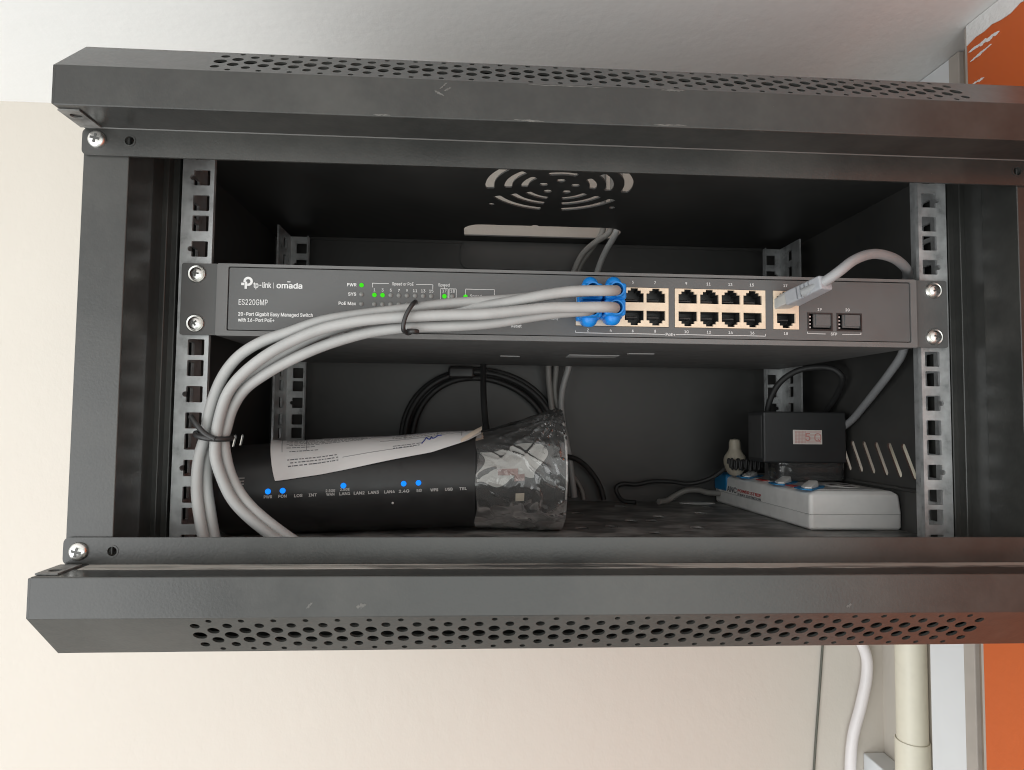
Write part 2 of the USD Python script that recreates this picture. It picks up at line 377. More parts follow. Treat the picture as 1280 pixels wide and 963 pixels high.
for s in (-1, 1):
    sl = []
    for k in range(9):
        yc = 172 - 16.6 * k
        sl.append(LineString([(yc + 6, -53.5), (yc - 6, -75)]).buffer(2.4, quad_segs=4))
    side = sbox(-20, ZF - 17, 289.6, ZT + 1.2).difference(unary_union(sl))
    part(cab, 'side_panel', yz(side, 266.1 if s > 0 else -267.3, 1.2), 'inner_black_sheet')
    # folded ledge along the foot of the side
    part(cab, 'side_ledge', remap(ext(bent([(265.5, -84.6), (264.0, -84.9), (263.6, -86.4), (265.4, -86.9)], 0.8), 246), lambda a, b, h: (s * a, 3 + h, b)), 'inner_black_sheet')
    # door post with its stepped inner channel
    prof = bent([(267, -20.5), (274.3, -20.5), (274.3, -46.8), (251.6, -46.8), (251.6, -21.5), (254.2, -20.4), (254.2, -3.5), (250.9, -3.5), (250.9, 2.4), (247.3, 2.4), (247.3, 8), (249.6, 8), (249.6, 40)], 1.1)
    part(cab, 'door_post', remap(ext(prof, ZT - ZF - 0.6), lambda a, b, h: (s * a, b, ZF + 0.3 + h)), 'black_powder_coat', label=None)

# mounting rails
HZ = [v for n in range(-4, 5) for v in (n * 44.45 + 6.35, n * 44.45 + 22.225, n * 44.45 + 38.1)]
def rail(s, y0, depth, zlo, zhi):
    hs = []
    for i, z in enumerate(HZ):
        if zlo + 4 < z < zhi - 4:
            q = rrect(232.55 - 4.9, 232.55 + 4.9, z - 4.9, z + 4.9, 0.7, 2)
            if i % 3 == 1: q = q.union(Point(238.0, z).buffer(1.7, quad_segs=4))
            hs.append(q)
    face = rrect(225.2, 244.2, zlo, zhi, 0.6, 2).difference(unary_union(hs))
    f = remap(ext(face, 1.8), lambda a, b, h: (s * a, y0 + h, b))
    ya, yb = sorted((y0 + (1.8 if depth > 0 else 0), y0 + depth))
    wh = [rrect((ya + yb) / 2 - 4.5, (ya + yb) / 2 + 4.5, z - 4.9, z + 4.9, 0.7, 2) for z in HZ if zlo + 4 < z < zhi - 4]
    web = sbox(ya, zlo, yb, zhi).difference(unary_union(wh))
    w = yz(web, 242.6 if s > 0 else -244.4, 1.8)
    lip = remap(ext(sbox(225.2, zlo, 226.4, zhi), 1.6), lambda a, b, h: (s * a, y0 + (1.8 if depth > 0 else -4.2) + h * (0.7 if depth > 0 else 0.7), b))
    return [f, w, lip]
for s in (-1, 1):
    part(cab, 'rack_rail', rail(s, 0.0, 32, ZF + 0.4, ZT - 0.4), 'zinc_plate')
for s in (-1, 1):
    part(cab, 'rack_rail', rail(s, 225.0, -38, ZF + 0.4, 138.5), 'zinc_plate', label='rear mounting rail')

# front bars: bent sheet with a perforated slope
def perforated(z0, z1, lo, hi):
    """Slope between (Y0, z0) and (Y1, z1): rows of holes, large in the middle, small at the edges."""
    L = math.hypot(Y1 - Y0, z1 - z0)
    hs = []
    n = int(round((hi - lo) / 15.5))
    for r, d in enumerate((2.9, 4.6, 5.9, 6.8, 5.9, 4.6, 2.9)):
        v = L / 2 + (r - 3) * 4.75
        for k in range(n + 1):
            x = lo + 15.5 * k + (7.75 if r % 2 == 0 else 0)
            if x < hi + 9: hs.append(Point(x, v).buffer(d / 2, quad_segs=4))
    p = sbox(-HW + 1.2, 1.6, HW - 1.2, L - 1.6).difference(unary_union(hs))
    m = ext(p, 1.2)
    ty, tz = (Y1 - Y0) / L, (z1 - z0) / L
    ny, nz = -tz, ty
    return remap(m, lambda a, b, h: (a, Y0 + b * ty + (h - 0.6) * ny, z0 + b * tz + (h - 0.6) * nz)), ty, tz

def bar(zin, zf0, zf1, zend, sgn, lo, hi, lbl):
    """zin..zf0: inner ledge height, zf1: front face far edge, zend: end of the slope."""
    sheet, ty, tz = perforated(zf1, zend, lo, hi)
    b = part(cab, 'front_bar', remap(ext(bent([(Y1 - 0.2, zin), (Y0, zin), (Y0, zf1), (Y0 + 1.6 * ty, zf1 + 1.6 * tz)]), 2 * HW - 2.4), lambda a, c, h: (-HW + 1.2 + h, a, c)), 'black_powder_coat', label=lbl)
    part(b, 'perforated_slope', sheet, 'black_powder_coat')
    part(b, 'rear_fold', remap(ext(bent([(Y1 - 1.6 * ty, zend - 1.6 * tz), (Y1, zend), (-30, zend), (-30, ZT + 1.9 if sgn > 0 else ZF - 1.9)]), 2 * HW - 2.4), lambda a, c, h: (-HW + 1.2 + h, a, c)), 'black_powder_coat')
    cap = Polygon([(Y1, zin), (Y0 - 0.6, zin), (Y0 - 0.6, zf1), (Y1, zend + 0.6 * sgn), (-29.4, zend + 0.6 * sgn), (-29.4, zin)])
    for s in (-1, 1):
        part(b, 'end_cap', yz(cap, -HW if s < 0 else HW - 1.15, 1.15), 'black_powder_coat')
    return b
tb = bar(119.0, 119.0, 138.6, 162.3, 1, -199, 199, 'upper front bar with dense round perforations')
bb = bar(-113.6, -113.6, -132.4, -157.0, -1, -199, 199, 'lower front bar with dense round perforations')
part(bb, 'scraped_ledge', box(-HW + 14, HW - 14, Y0 + 14.0, Y1 - 0.4, -112.95, -112.7), 'scraped_ledge', label='scraped and dusty strip along the lower ledge')
part(cab, 'unseen_header', box(-HW + 2, HW - 2, -47.3, -46.2, 118, ZT - 0.2), 'inner_black_sheet')  # out-of-view sheets that close both hollow bars and keep their perforations dark
part(cab, 'unseen_header', box(-HW + 2, HW - 2, -47.3, -46.2, ZF - 1, -113), 'inner_black_sheet')
for s in (-1, 1):   # hinge tabs at both ends of each bar
    for z, dz in ((119.0, -1.5), (-113.6, 0.65)):
        tabp = sbox(-HW + 0.4, Y0 + 3.5, -HW + 11, Y1 - 2).difference(affinity.scale(Point(-HW + 6, Y0 + 9.5).buffer(2.6, quad_segs=6), 1.15, 1))
        part(tb if z > 0 else bb, 'hinge_tab', remap(ext(tabp, 0.8), lambda a, b, h: (-s * a, b, z + dz + h)), 'dusty_black_sheet')

def strip(z0, z1, zh):
    p = rrect(-HW, HW, z0, z1, 3.0, 4)
    p = p.difference(unary_union([Point(s * 250.3, zh).buffer(2.5, quad_segs=6) for s in (-1, 1)]))
    zl = z1 + 0.45
    if z0 > 0: part(cab, 'fold_highlight', cyl((-HW + 2, Y1 - 0.25, zl), (HW - 2, Y1 - 0.25, zl), 0.75, 12), 'highlight_grey', smooth=60)  # rod along the fold, shaped and toned paler to carry its highlight
    q = part(cab, 'frame_strip', xz(p, Y1 + 0.1, 1.5), 'black_powder_coat')
    for s in (-1, 1):
        scr = trimesh.creation.revolve(np.array([[0, 0], [4.6, 0], [4.7, 0.7], [4.3, 1.7], [3.2, 2.5], [0, 2.8]]), sections=28)
        scr = m3.Manifold(m3.Mesh(np.asarray(scr.vertices, np.float32), np.asarray(scr.faces, np.uint32))) if False else scr
        head = remap(scr, lambda a, b, h: (s * 267 + a, Y1 + 0.1 - h, zh + b))
        sp = part(q, 'screw', head, 'screw_steel', smooth=35)
        part(sp, 'cross_slot', cross(s * 267, zh, Y1 + 0.1 - 2.85, 2.5, 0.65, 20 + 33 * s), 'screw_slot')
        rg = xz(Point(s * 250.3, zh).buffer(3.2, quad_segs=8).difference(Point(s * 250.3, zh).buffer(2.4, quad_segs=8)), Y1 - 0.15, 0.3)
        part(q, 'hole_rim', rg, 'black_powder_coat')
    return q

def cross(x, z, y, L, w, deg):
    p = sbox(-L, -w, L, w).union(sbox(-w, -L, w, L))
    p = affinity.translate(affinity.rotate(p, deg, origin=(0, 0)), x, z)
    return xz(p, y, 0.5)
strip(103.6, 118.3, 112.0)
strip(-113.0, -98.9, -106.0)

def scuff(parent, x, z, y, L, w, slope, seed):
    part(parent, 'scuff', xz(affinity.translate(brush(0, 0, L, w, slope, seed), x, z), y, 0.08), 'scuff_grey')
for q in [(-117, 119.3, 9, 0.8, 0.0, 1), (-86, 133, 5, 1.2, -0.5, 2), (-83.5, 134, 4, 0.8, 0.9, 4), (-81, 133.2, 3.5, 1.0, 0.5, 15), (-45, 119.4, 16, 0.8, -0.03, 5), (-38, 138.3, 40, 0.5, 0.0, 7), (28, 119.4, 18, 0.7, 0.02, 8), (32, 138.2, 13, 0.8, 0.02, 9)]:
    scuff(tb, q[0], q[1], Y0 - 0.7, *q[2:])
for q in [(-144, -128.5, 3, 1.3, 0.9, 21), (-120, -128.0, 5, 1.6, 0.2, 22), (128, -129.5, 3, 1.3, 0.4, 25)]:
    scuff(bb, q[0], q[1], Y0 - 0.7, *q[2:])

# ------------------------------------------------------------------ the network switch
sw = thing('network_switch', 'dark grey one-unit network switch with port rows and green lights', 'network switch', (0, 90, 13.4))
FY = -4.0
port_openings = [(-1.2, 57.9), (61.6, 120.4), (125.2, 142.2)]
po = unary_union([sbox(a, 23.2, b, 48.2) for a, b in port_openings])
sfp_x = [(147.6, 164.2), (166.8, 183.6)]
so = unary_union([sbox(a, 22.9, b, 34.6) for a, b in sfp_x])
shell = [box(-219.9, 219.9, -1, 183, 13.4, 14.4), box(-219.9, 219.9, -1, 183, 56.0, 57.0), box(-219.9, -218.9, -1, 183, 14.4, 56), box(218.9, 219.9, -1, 183, 14.4, 56), box(-218.9, 218.9, 182, 183, 14.4, 56)]
part(sw, 'chassis', shell, 'switch_steel')
fp = part(sw, 'front_panel', xz(rrect(-212.8, 215.4, 16.9, 54.8, 0.8, 3).difference(po).difference(so), FY + 0.6, 2.4), 'switch_face')
bez = rrect(-220, 220, 13.2, 57.2, 1.0, 3).difference(rrect(-213.4, 216.0, 16.3, 55.4, 1.0, 3))
part(sw, 'bezel', xz(bez, FY, 3.0), 'switch_bezel')
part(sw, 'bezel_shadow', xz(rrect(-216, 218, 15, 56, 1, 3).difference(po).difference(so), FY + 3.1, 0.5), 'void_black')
# rack ears and screws
for s in (-1, 1):
    ear = rrect(219.9 if s > 0 else -241.6, 241.6 if s > 0 else -219.9, 13.6, 57.2, 1.2, 3)
    ea = part(sw, 'rack_ear', [xz(ear, -2.4, 1.9), box(*sorted((s * 220.1, s * 222.0)), -0.4, 40, 14.5, 55.5)], 'switch_steel')
    for z, deg in ((50.6, 10), (20.4, 55)):
        cup = trimesh.creation.revolve(np.array([[0, 0], [5.4, 0], [5.4, 0.7], [5.0, 1.3], [3.9, 0.9], [3.9, 1.2], [3.7, 2.2], [2.6, 3.0], [0, 3.25]]), sections=32)
        sp = part(ea, 'screw', remap(cup, lambda a, b, h: (s * 232.2 + a, -2.45 - h, z + b)), 'screw_steel', smooth=32)
        part(sp, 'cross_slot', cross(s * 232.2, z, -2.45 - 3.3, 2.1, 0.5, deg + 17 * s), 'screw_slot')
# thin pale grey patches under the chassis
for (a, b, c, d) in ((-44, -29, 95, 99), (7, 45, 78, 96), (48, 67, 61, 66)):
    part(sw, 'pale_patch', box(a, b, c, d, 13.0, 13.38), 'grey_print')

def jack_poly(x0, x1, z0, z1, tab):
    xc = (x0 + x1) / 2
    main = sbox(x0, z0, x1, z1)
    if tab > 0: return unary_union([main, sbox(xc - 4.2, z1 - .1, xc + 4.2, z1 + 1.7), sbox(xc - 2.3, z1, xc + 2.3, z1 + 3.1)])
    return unary_union([main, sbox(xc - 4.2, z0 - 1.7, xc + 4.2, z0 + .1), sbox(xc - 2.3, z0 - 3.1, xc + 2.3, z0)])
blocks = [((-1.0, 57.7), [6.6, 21.0, 35.9, 49.6]), ((61.8, 120.2), [70.1, 84.0, 97.9, 111.9]), ((125.4, 142.0), [133.7])]
for (a, b), centres in blocks:
    jp = {}
    for xc in centres:
        jp[(xc, 1)] = jack_poly(xc - 6.0, xc + 6.0, 38.7, 44.6, 1)
        jp[(xc, 0)] = jack_poly(xc - 6.0, xc + 6.0, 27.4, 33.6, -1)
    plate = sbox(a, 23.5, b, 48.0).difference(unary_union(list(jp.values())))
    pb = part(sw, 'port_block', xz(plate, FY + 0.2, 1.6), 'nickel_port')
    for (xc, upper), q in jp.items():
        tube_ = xz(q.buffer(0.5, join_style=2).difference(q.buffer(0.02)), FY + 1.8, 9)
        back = xz(q.buffer(0.5, join_style=2), FY + 10.8, 0.5)
        j = part(pb, 'jack', [tube_, back], 'jack_black')
        zz = (40.0, 43.2) if upper else (29.2, 32.2)
        tg = Polygon([(FY + 3, zz[0]), (FY + 10.5, zz[0]), (FY + 10.5, zz[0] + (2.8 if upper else 2.4)), (FY + 3.6, zz[0] + 0.9)])
        part(pb, 'contact_tongue', yz(tg, xc - 4.6, 7.2), 'jack_tongue')
for (a, b) in sfp_x:
    f = sbox(a, 22.9, b, 34.6)
    cg = part(sw, 'module_cage', [xz(f.difference(sbox(a + 1.2, 23.9, b - 0.9, 33.8)), FY + 0.4, 9), xz(f, FY + 9.4, 0.5)], 'jack_black')
    part(cg, 'dust_flap', xz(sbox(a + 4.6, 25.3, b - 1.0, 33.7), FY + 1.6, 1.0), 'switch_steel')
    part(cg, 'flap_step', xz(sbox(a + 6.0, 26.4, b - 1.0, 33.6), FY + 0.9, 0.7), 'switch_face')
    for k in range(4): part(cg, 'spring_finger', box(a + 1.3, a + 2.4, FY + 0.6, FY + 3, 24.6 + 2.3 * k, 25.5 + 2.3 * k), 'zinc_plate')

# printing on the front
PY = FY + 0.58
pl = part(fp, 'wordmark', [text('tp-link', -198.4, 42.9, 3.3, PY, width=10.6, bold=True), text('omada', -184.6, 42.9, 3.3, PY, width=15.4, bold=True),
                      xz(sbox(-186.5, 42.6, -186.25, 46.1), PY - 0.15, 0.15), xz(sbox(-178.3, 46.6, -176.4, 47.1), PY - 0.15, 0.15)], 'white_print')
pc_ = Point(-201.6, 46.6)
mark = unary_union([pc_.buffer(2.8, quad_segs=8).difference(pc_.buffer(1.35, quad_segs=6)).difference(sbox(-205, 43.5, -202.1, 46.1)), sbox(-203.6, 42.0, -202.2, 46.4), sbox(-205.7, 44.2, -203.9, 45.7), sbox(-202.0, 43.85, -200.6, 45.2)])
part(fp, 'emblem', xz(mark, PY - 0.15, 0.15), 'white_print')
part(fp, 'model_lettering', text('ES220GMP', -206.8, 32.2, 3.4, PY, width=17.2), 'white_print')
part(fp, 'description_lettering', [text('20-Port Gigabit Easy Managed Switch', -206.9, 25.6, 2.1, PY, width=44.5, bold=True), text('with 16-Port PoE+', -206.9, 22.0, 2.1, PY, width=21.6, bold=True)], 'white_print')
def lamp(x, z, m='led_off'):
    b = trimesh.creation.revolve(np.array([[0, 0], [1.35, 0], [1.35, 0.35], [0.9, 0.8], [0, 1.0]]), sections=14)
    part(fp, 'indicator_light' if m != 'led_off' else 'unlit_indicator', remap(b, lambda a, c, h: (x + a, PY - h, z + c)), m, smooth=40)
for s, z, m in (('PWR', 45.8, 'led_green'), ('SYS', 40.0, 'led_off'), ('PoE Max', 34.2, 'led_off'), ('FAN', 28.3, 'led_dim_green')):
    lamp(-133.5, z, m)
    t = text(s, 0, z - 0.8, 1.9, PY, bold=True); w = t.bounds[1, 0]; t.apply_translation([-136.6 - w, 0, 0])
    part(fp, 'lamp_lettering', t, 'white_print')
nx = [-125.6 + 4.95 * k for k in range(8)]
for k, x in enumerate(nx):
    lamp(x, 39.9, 'led_green' if k < 2 else 'led_off'); lamp(x, 34.2)
def hline(x0, x1, z): return xz(sbox(x0, z - 0.14, x1, z + 0.14), PY - 0.12, 0.12)
def vline(x, z0, z1): return xz(sbox(x - 0.14, z0, x + 0.14, z1), PY - 0.12, 0.12)
part(fp, 'lamp_legend', [ctext(str(2 * k + 1), x, 42.2, 1.7, PY) for k, x in enumerate(nx)] + [ctext(str(2 * k + 2), x, 30.4, 1.7, PY) for k, x in enumerate(nx)]
     + [hline(-127, -116.9, 47.2), vline(-127, 44.6, 47.2), hline(-100.3, -90, 47.0), vline(-90, 44.4, 47.0), text('Speed or PoE', -114.9, 46.2, 1.9, PY, width=13), ctext('Speed', -83.2, 46.2, 1.8, PY),
        vline(-82.8, 44.8, 46.0), hline(-85.2, -80.6, 44.7), vline(-85.2, 37, 44.7), vline(-80.6, 37, 44.7), hline(-80.0, -75.6, 44.7), vline(-80.0, 37, 44.7), vline(-75.6, 37, 44.7), ctext('17', -82.9, 42.5, 1.7, PY), ctext('18', -77.8, 42.5, 1.7, PY),
        hline(-69.8, -52, 44.8), vline(-69.8, 41, 44.8), vline(-52, 40, 44.8), text('Speed', -67.0, 39.6, 1.8, PY)], 'white_print')
lamp(-82.8, 40.0, 'led_green'); lamp(-78.0, 40.1); lamp(-69.8, 40.0, 'led_green')
part(fp, 'button_lettering', [text('Mode', -54.7, 21.7, 2.0, PY, width=6.0), text('Reset', -41.3, 21.5, 2.0, PY, width=6.4), text('10/100Mbps', -21.0, 29.4, 1.5, PY, width=9), text('Link/Activity', -21.0, 26.9, 1.5, PY, width=9), text('Off', -24.6, 28.0, 1.5, PY)], 'white_print')
part(fp, 'reset_hole', xz(Point(-37.9, 26.9).buffer(1.4, quad_segs=6), PY - 0.08, 0.08), 'void_black')
up_n = [(6.6, '1'), (21, '3'), (35, '5'), (49.2, '7'), (69.2, '9'), (83.6, '11'), (97.6, '13'), (111.6, '15'), (133.5, '17')]
part(fp, 'port_legend', [ctext(s, x, 50.6, 1.7, PY) for x, s in up_n] + [ctext(str(int(s) + 1), x, 19.9, 1.7, PY) for x, s in up_n]
     + [hline(-1.0, 55.5, 18.9), vline(-1.0, 18.9, 20.3), hline(62.4, 120.2, 18.9), vline(120.2, 18.9, 20.3), ctext('PoE+', 59, 17.9, 1.9, PY), hline(147.7, 159.5, 21.0), vline(147.7, 21, 22.2), hline(170.5, 182.8, 21.0), vline(182.8, 21, 22.2), ctext('SFP', 165, 20.2, 1.7, PY), ctext('19', 155.8, 35.9, 1.7, PY), ctext('20', 174.2, 35.9, 1.7, PY)], 'white_print')

# ------------------------------------------------------------------ patch cables
PATHS = {
'A': [(19.9,-16,42.3), (19.4,-24,41.6), (18.0,-31,40.4), (14.0,-37,39.0), (7.9,-40,38.2), (-6.9,-41,37.5), (-20.5,-41,35.6), (-34.0,-40,33.0), (-47.4,-38,30.3), (-61.0,-34,28.5), (-79.3,-29,27.1), (-101.1,-27,25.6), (-134.4,-26,18.1), (-154.9,-25,11.4), (-171.0,-23,3.0), (-187.2,-21,-8.1), (-198.8,-19,-20.2), (-205.5,-17,-30.4), (-213.0,-15,-47.2), (-217.5,-15,-60.7), (-217.2,-16,-72.1), (-214.4,-17,-87.9), (-210.8,-18,-103.7), (-206.9,-20,-116.0)],
'B': [(5.6,-16,41.9), (5.2,-23,41.2), (3.7,-28,40.3), (0.4,-32.5,39.3), (-5.0,-34,38.5), (-15.1,-34,37.3), (-28.8,-33,35.3), (-42.7,-33,33.4), (-61.0,-33,31.9), (-79.2,-33,30.1), (-100.5,-33,26.9), (-119.8,-33,24.2), (-133.4,-32,22.3), (-151.4,-31,18.9), (-169.3,-30,12.3), (-182.8,-29,7.7), (-196.5,-27,-0.5), (-205.8,-25,-11.5), (-212.3,-23,-26.0), (-215.8,-21,-39.8), (-216.8,-21,-47.5), (-219.6,-21,-58.0), (-220.5,-21,-71.6), (-219.5,-21,-85.1), (-215.4,-22,-102.9), (-211.0,-23,-116.0)],
'C': [(19.4,-16,31.6), (18.9,-24,31.1), (17.4,-31,30.2), (13.7,-37,29.4), (7.0,-40,28.8), (-6.8,-41,28.1), (-20.6,-42,27.5), (-34.1,-42,26.1), (-47.6,-42,24.4), (-61.0,-42,23.0), (-78.8,-41,22.4), (-99.7,-40,21.2), (-118.8,-39,19.7), (-132.1,-38,17.8), (-150.1,-36,13.7), (-168.0,-34,6.0), (-181.5,-32,-1.7), (-195.4,-29,-12.9), (-202.5,-27,-22.0), (-206.5,-25,-31.5), (-209.5,-24,-46.5), (-209.5,-24,-57.8), (-206.5,-24,-67.6), (-198.0,-24,-84.2), (-177.6,-24,-102.1), (-158.5,-24,-115.1)],
'D': [(5.2,-16,30.3), (4.8,-23,29.7), (3.2,-28,28.9), (0.2,-32.5,27.8), (-5.0,-34,27.1), (-15.1,-35,26.0), (-31.2,-35,23.4), (-47.2,-35,20.3), (-60.8,-35,18.4), (-78.9,-35,17.0), (-100.2,-34,16.2), (-119.6,-33,13.7), (-133.1,-32,10.4), (-151.3,-30,4.4), (-169.7,-27,-3.8), (-183.5,-25,-11.6), (-195.5,-22,-20.3), (-202.6,-20,-31.4), (-205.7,-19,-42.0), (-206.9,-19,-47.5), (-205.1,-19,-60.3), (-201.2,-19,-71.7), (-191.9,-20,-85.2), (-170.0,-21,-102.7), (-150.1,-22,-114.7)],
}
def boot(xc, zc, upper):
    """Blue snagless boot: a rounded block with a domed cover over the latch, and a collar for the cable."""
    s = 1 if upper else -1
    z0, z1 = (zc - 5.6, zc + 4.4) if upper else (zc - 4.4, zc + 5.6)
    body = rbox(xc - 6.4, xc + 6.4, -25, FY + 0.5, z0, z1, 1.6, 12)
    lip = rbox(xc - 6.8, xc + 6.8, -14, -6, z0 - 0.3, z1 + 0.3, 1.2, 10)
    sph = m3.Manifold.sphere(4.9, 28)
    zd = zc + s * 4.6
    dome = m3.Manifold.batch_hull([sph.scale([1, 1, 1]).translate([xc, -17, zd]), sph.scale([0.9, 0.6, 0.8]).translate([xc, -6.5, zd - s * 0.8])])
    collar = m3.Manifold.cylinder(4, 5.0, 4.5, 28).rotate([90, 0, 0]).translate([xc, -23.5, zc])
    hole = m3.Manifold.cylinder(14, 3.7, 3.7, 24).rotate([90, 0, 0]).translate([xc, -19.5, zc])
    groove = m3.Manifold.batch_boolean([m3.Manifold.cube([12, 0.7, 3.2], True).translate([xc, yy, zd + s * 4.2]) for yy in (-10.5, -13, -15.5)] + [m3.Manifold.cube([1.0, 9, 1.2], True).translate([xc + sx * 6.6, -18.5, zc + k]) for sx in (-1, 1) for k in (-2.4, 0, 2.4)], m3.OpType.Add)
    return (body + lip + dome + collar) - hole - groove
lab = {'A': 'grey patch cable plugged into the upper right blue-booted port', 'B': 'grey patch cable plugged into the upper left blue-booted port',
       'C': 'grey patch cable plugged into the lower right blue-booted port', 'D': 'grey patch cable plugged into the lower left blue-booted port'}
for key, (xc, zc, upper) in {'A': (19.7, 42.0, True), 'B': (5.5, 41.6, True), 'C': (19.3, 31.2, False), 'D': (5.1, 30.0, False)}.items():
    P = PATHS[key]
    t = thing('patch_cable', lab[key], 'patch cable', P[0], group='grey patch cables with blue boots')
    part(t, 'cable_jacket', tube(smooth_path(P, 8, 4), 3.1, 16), 'grey_jacket', smooth=60)
    part(t, 'boot', boot(xc, zc, upper), 'blue_boot', smooth=35)

# uplink cable with a clear plug and ribbed grey boot
t = thing('uplink_cable', 'grey network cable arching from port 17 over the switch to the right', 'network cable', (133, -4, 42))
UP = [(133.5,-26,42.5), (137.5,-34,45.0), (142.0,-40,48.6), (147.5,-42,53.0), (155.9,-40,59.1), (174.0,-30,66.2), (193.1,-18,68.1), (213.8,0,67.9), (230,18,65.5), (238.5,36,54), (248,47,37), (250.9,54,17.8), (253.2,72,4.1), (257,96,-9.4), (260.5,122,-24), (261.0,138,-34), (254,160,-48), (246, 176, -56)]
part(t, 'cable_jacket', tube(smooth_path(UP, 8, 3), 3.0, 16), 'cool_grey_jacket', smooth=60)
d0, d1 = np.array([133.2, -10.5, 41.2]), np.array([140.6, -38.0, 46.4])
ax = (d1 - d0) / np.linalg.norm(d1 - d0)
def oriented(m, o, axis, upv=(0, 0, 1)):
    zx = np.cross(upv, axis); zx /= np.linalg.norm(zx); yy = np.cross(axis, zx)
    T = np.eye(4); T[:3, 0], T[:3, 1], T[:3, 2], T[:3, 3] = zx, yy, axis, o
    m = as_tm(m).copy(); m.apply_transform(T); return m
part(t, 'plug', [oriented(rbox(-5.2, 5.2, -3.4, 3.4, -12, 3, 0.8, 8), d0, ax), oriented(box(-2.6, 2.6, 4.2, 5.2, -8, 8), d0, ax)], 'foil_label', smooth=30)
bt = m3.Manifold.batch_hull([m3.Manifold.sphere(1.2, 10).translate([sx * 4.2, sy * 3.3, 2]) for sx in (-1, 1) for sy in (-1, 1)] + [m3.Manifold.sphere(1.2, 10).translate([sx * 3.4, sy * 3.0, 28]) for sx in (-1, 1) for sy in (-1, 1)])
for k in range(4):
    bt = bt - m3.Manifold.cube([14, 3.0, 1.0], True).translate([0, 4.6, 11 + 3.2 * k]) - m3.Manifold.cube([3.0, 14, 1.0], True).translate([-5.5, 0, 11 + 3.2 * k])
part(t, 'boot', oriented(bt, d0, ax), 'grey_boot', smooth=30)

def tie(name, label, ring, tail=None, r=1.3):
    t = thing(name, label, 'cable tie', ring[0], group='black ties round the patch cables')
    part(t, 'band', tube(smooth_path(ring, 8, 2), r, 8), 'tie_black', smooth=50)
    if tail is not None: part(t, 'tail', tube(smooth_path(tail, 6, 1), [1.9, *([1.3] * 30)][:1] * 1 and 1.5, 8), 'tie_black', smooth=50)
tie('cable_tie', 'thin black tie looped round the cables across the switch front', [(-97.0, -41, 29.5), (-98.6, -45.3, 26.5), (-101.8, -46.2, 20), (-103.0, -44.5, 13.5), (-101, -38, 12.2), (-100, -30, 15), (-99, -24, 24), (-98, -29, 29.5), (-97, -38, 30)],
    [(-100.9, -40, 13.0), (-98, -42, 12.8), (-95.5, -40, 12.8)])
tie('cable_tie', 'black twisted tie pinching the cables beside the left rail', [(-221.5, -22, -45), (-219, -26.5, -46.5), (-212, -28.5, -47.8), (-206, -26, -48.3), (-202.6, -20, -48), (-206, -12, -47), (-213, -9.5, -46), (-220, -14, -45), (-221.5, -21, -45)],
    [(-208, -28.6, -48.2), (-214, -28.6, -45), (-219, -27.5, -40), (-223.5, -25, -35.5)], r=1.6)

# ------------------------------------------------------------------ the cylindrical router lying on the floor
A_, B_, E_ = np.array([-238, 66, -87.2]), np.array([-60, 88, -80.5]), np.array([-3, 87, -74.6])
def axis_at(x):
    if x <= -60:
        s = (x + 238) / 178; return A_ + s * (B_ - A_), 31 + 4 * s
    s = (x + 60) / 57; return B_ + s * (E_ - B_), 35 + 8.2 * s
def on_router(x, th, lift=0.0):
    c, r = axis_at(x); a = math.radians(th)
    return np.array([x, c[1] - (r + lift) * math.sin(a), c[2] + (r + lift) * math.cos(a)])
def skin(xs, prof, seg=72):
    V, F = [], []
    for x, r in zip(xs, prof):
        c, _ = axis_at(x)
        for j in range(seg):
            a = 2 * math.pi * j / seg; V.append([x, c[1] - r * math.sin(a), c[2] + r * math.cos(a)])
    n = len(xs)
    for i in range(n - 1):
        for j in range(seg):
            a, b, c, d = i*seg+j, i*seg+(j+1) % seg, (i+1)*seg+(j+1) % seg, (i+1)*seg+j
            F += [[a, c, b], [a, d, c]]
    for e, (i, fl) in enumerate(((0, False), (n - 1, True))):
        V.append([xs[i], *axis_at(xs[i])[0][1:]]); k = len(V) - 1
        for j in range(seg):
            q = [k, i*seg+j, i*seg+(j+1) % seg]
            F.append(q[::-1] if fl else q)
    m = trimesh.Trimesh(np.array(V, float), np.array(F), process=False)
    if m.volume < 0: m.invert()
    return m
ro = thing('router', 'black cylindrical fibre router lying on its side with blue lights', 'router', (-120, 80, -117))
xs = [-238, -237.6, -236, -233, -229, *np.linspace(-220, -62, 18)]
pr = [24, 26.5, 28.6, 30.2, 31.0, *[axis_at(x)[1] for x in np.linspace(-220, -62, 18)]]
part(ro, 'body', skin(xs, pr), 'router_black', smooth=50)
xb = [-62, -61.5, -40, -20, -9, -7.0, -2.5, -0.5, 0.2]
part(ro, 'base', skin(xb, [33.5, 34.6, 36.4, 38.6, 40.5, 42.6, 43.4, 43.2, 41.5]), 'router_black', smooth=40)
def rtext(s, x, th, h, mat_, name, w=None, rot=False):
    m = meshkit.text_mesh(s, h, 0.12, True)
    if w: m.vertices[:, 0] *= w / np.ptp(m.vertices[:, 0])
    m.vertices[:, 0] -= np.mean(m.bounds[:, 0])
    v = m.vertices.copy(); c, r = axis_at(x)
    out = np.array([on_router(x + a, th - math.degrees(b / r), 0.05 + hh) for a, b, hh in v])
    m2 = trimesh.Trimesh(out, m.faces, process=False)
    if m2.volume < 0: m2.invert()
    return part(ro, name, m2, mat_)
tx = [-199.2, -190.1, -180, -170.7, -159.4, -150, -140.6, -131.1, -120.5, -110.8, -100.6, -90.3, -80.4, -70.5]
for s, x in zip(['PWR', 'PON', 'LOS', 'INT', 'WAN', 'LAN1', 'LAN2', 'LAN3', 'LAN4', '2.4G', '5G', 'WPS', 'USB', 'TEL'], tx):
    rtext(s, x, 96.6, 1.9, 'router_print', 'lamp_lettering', w=1.75 * len(s))
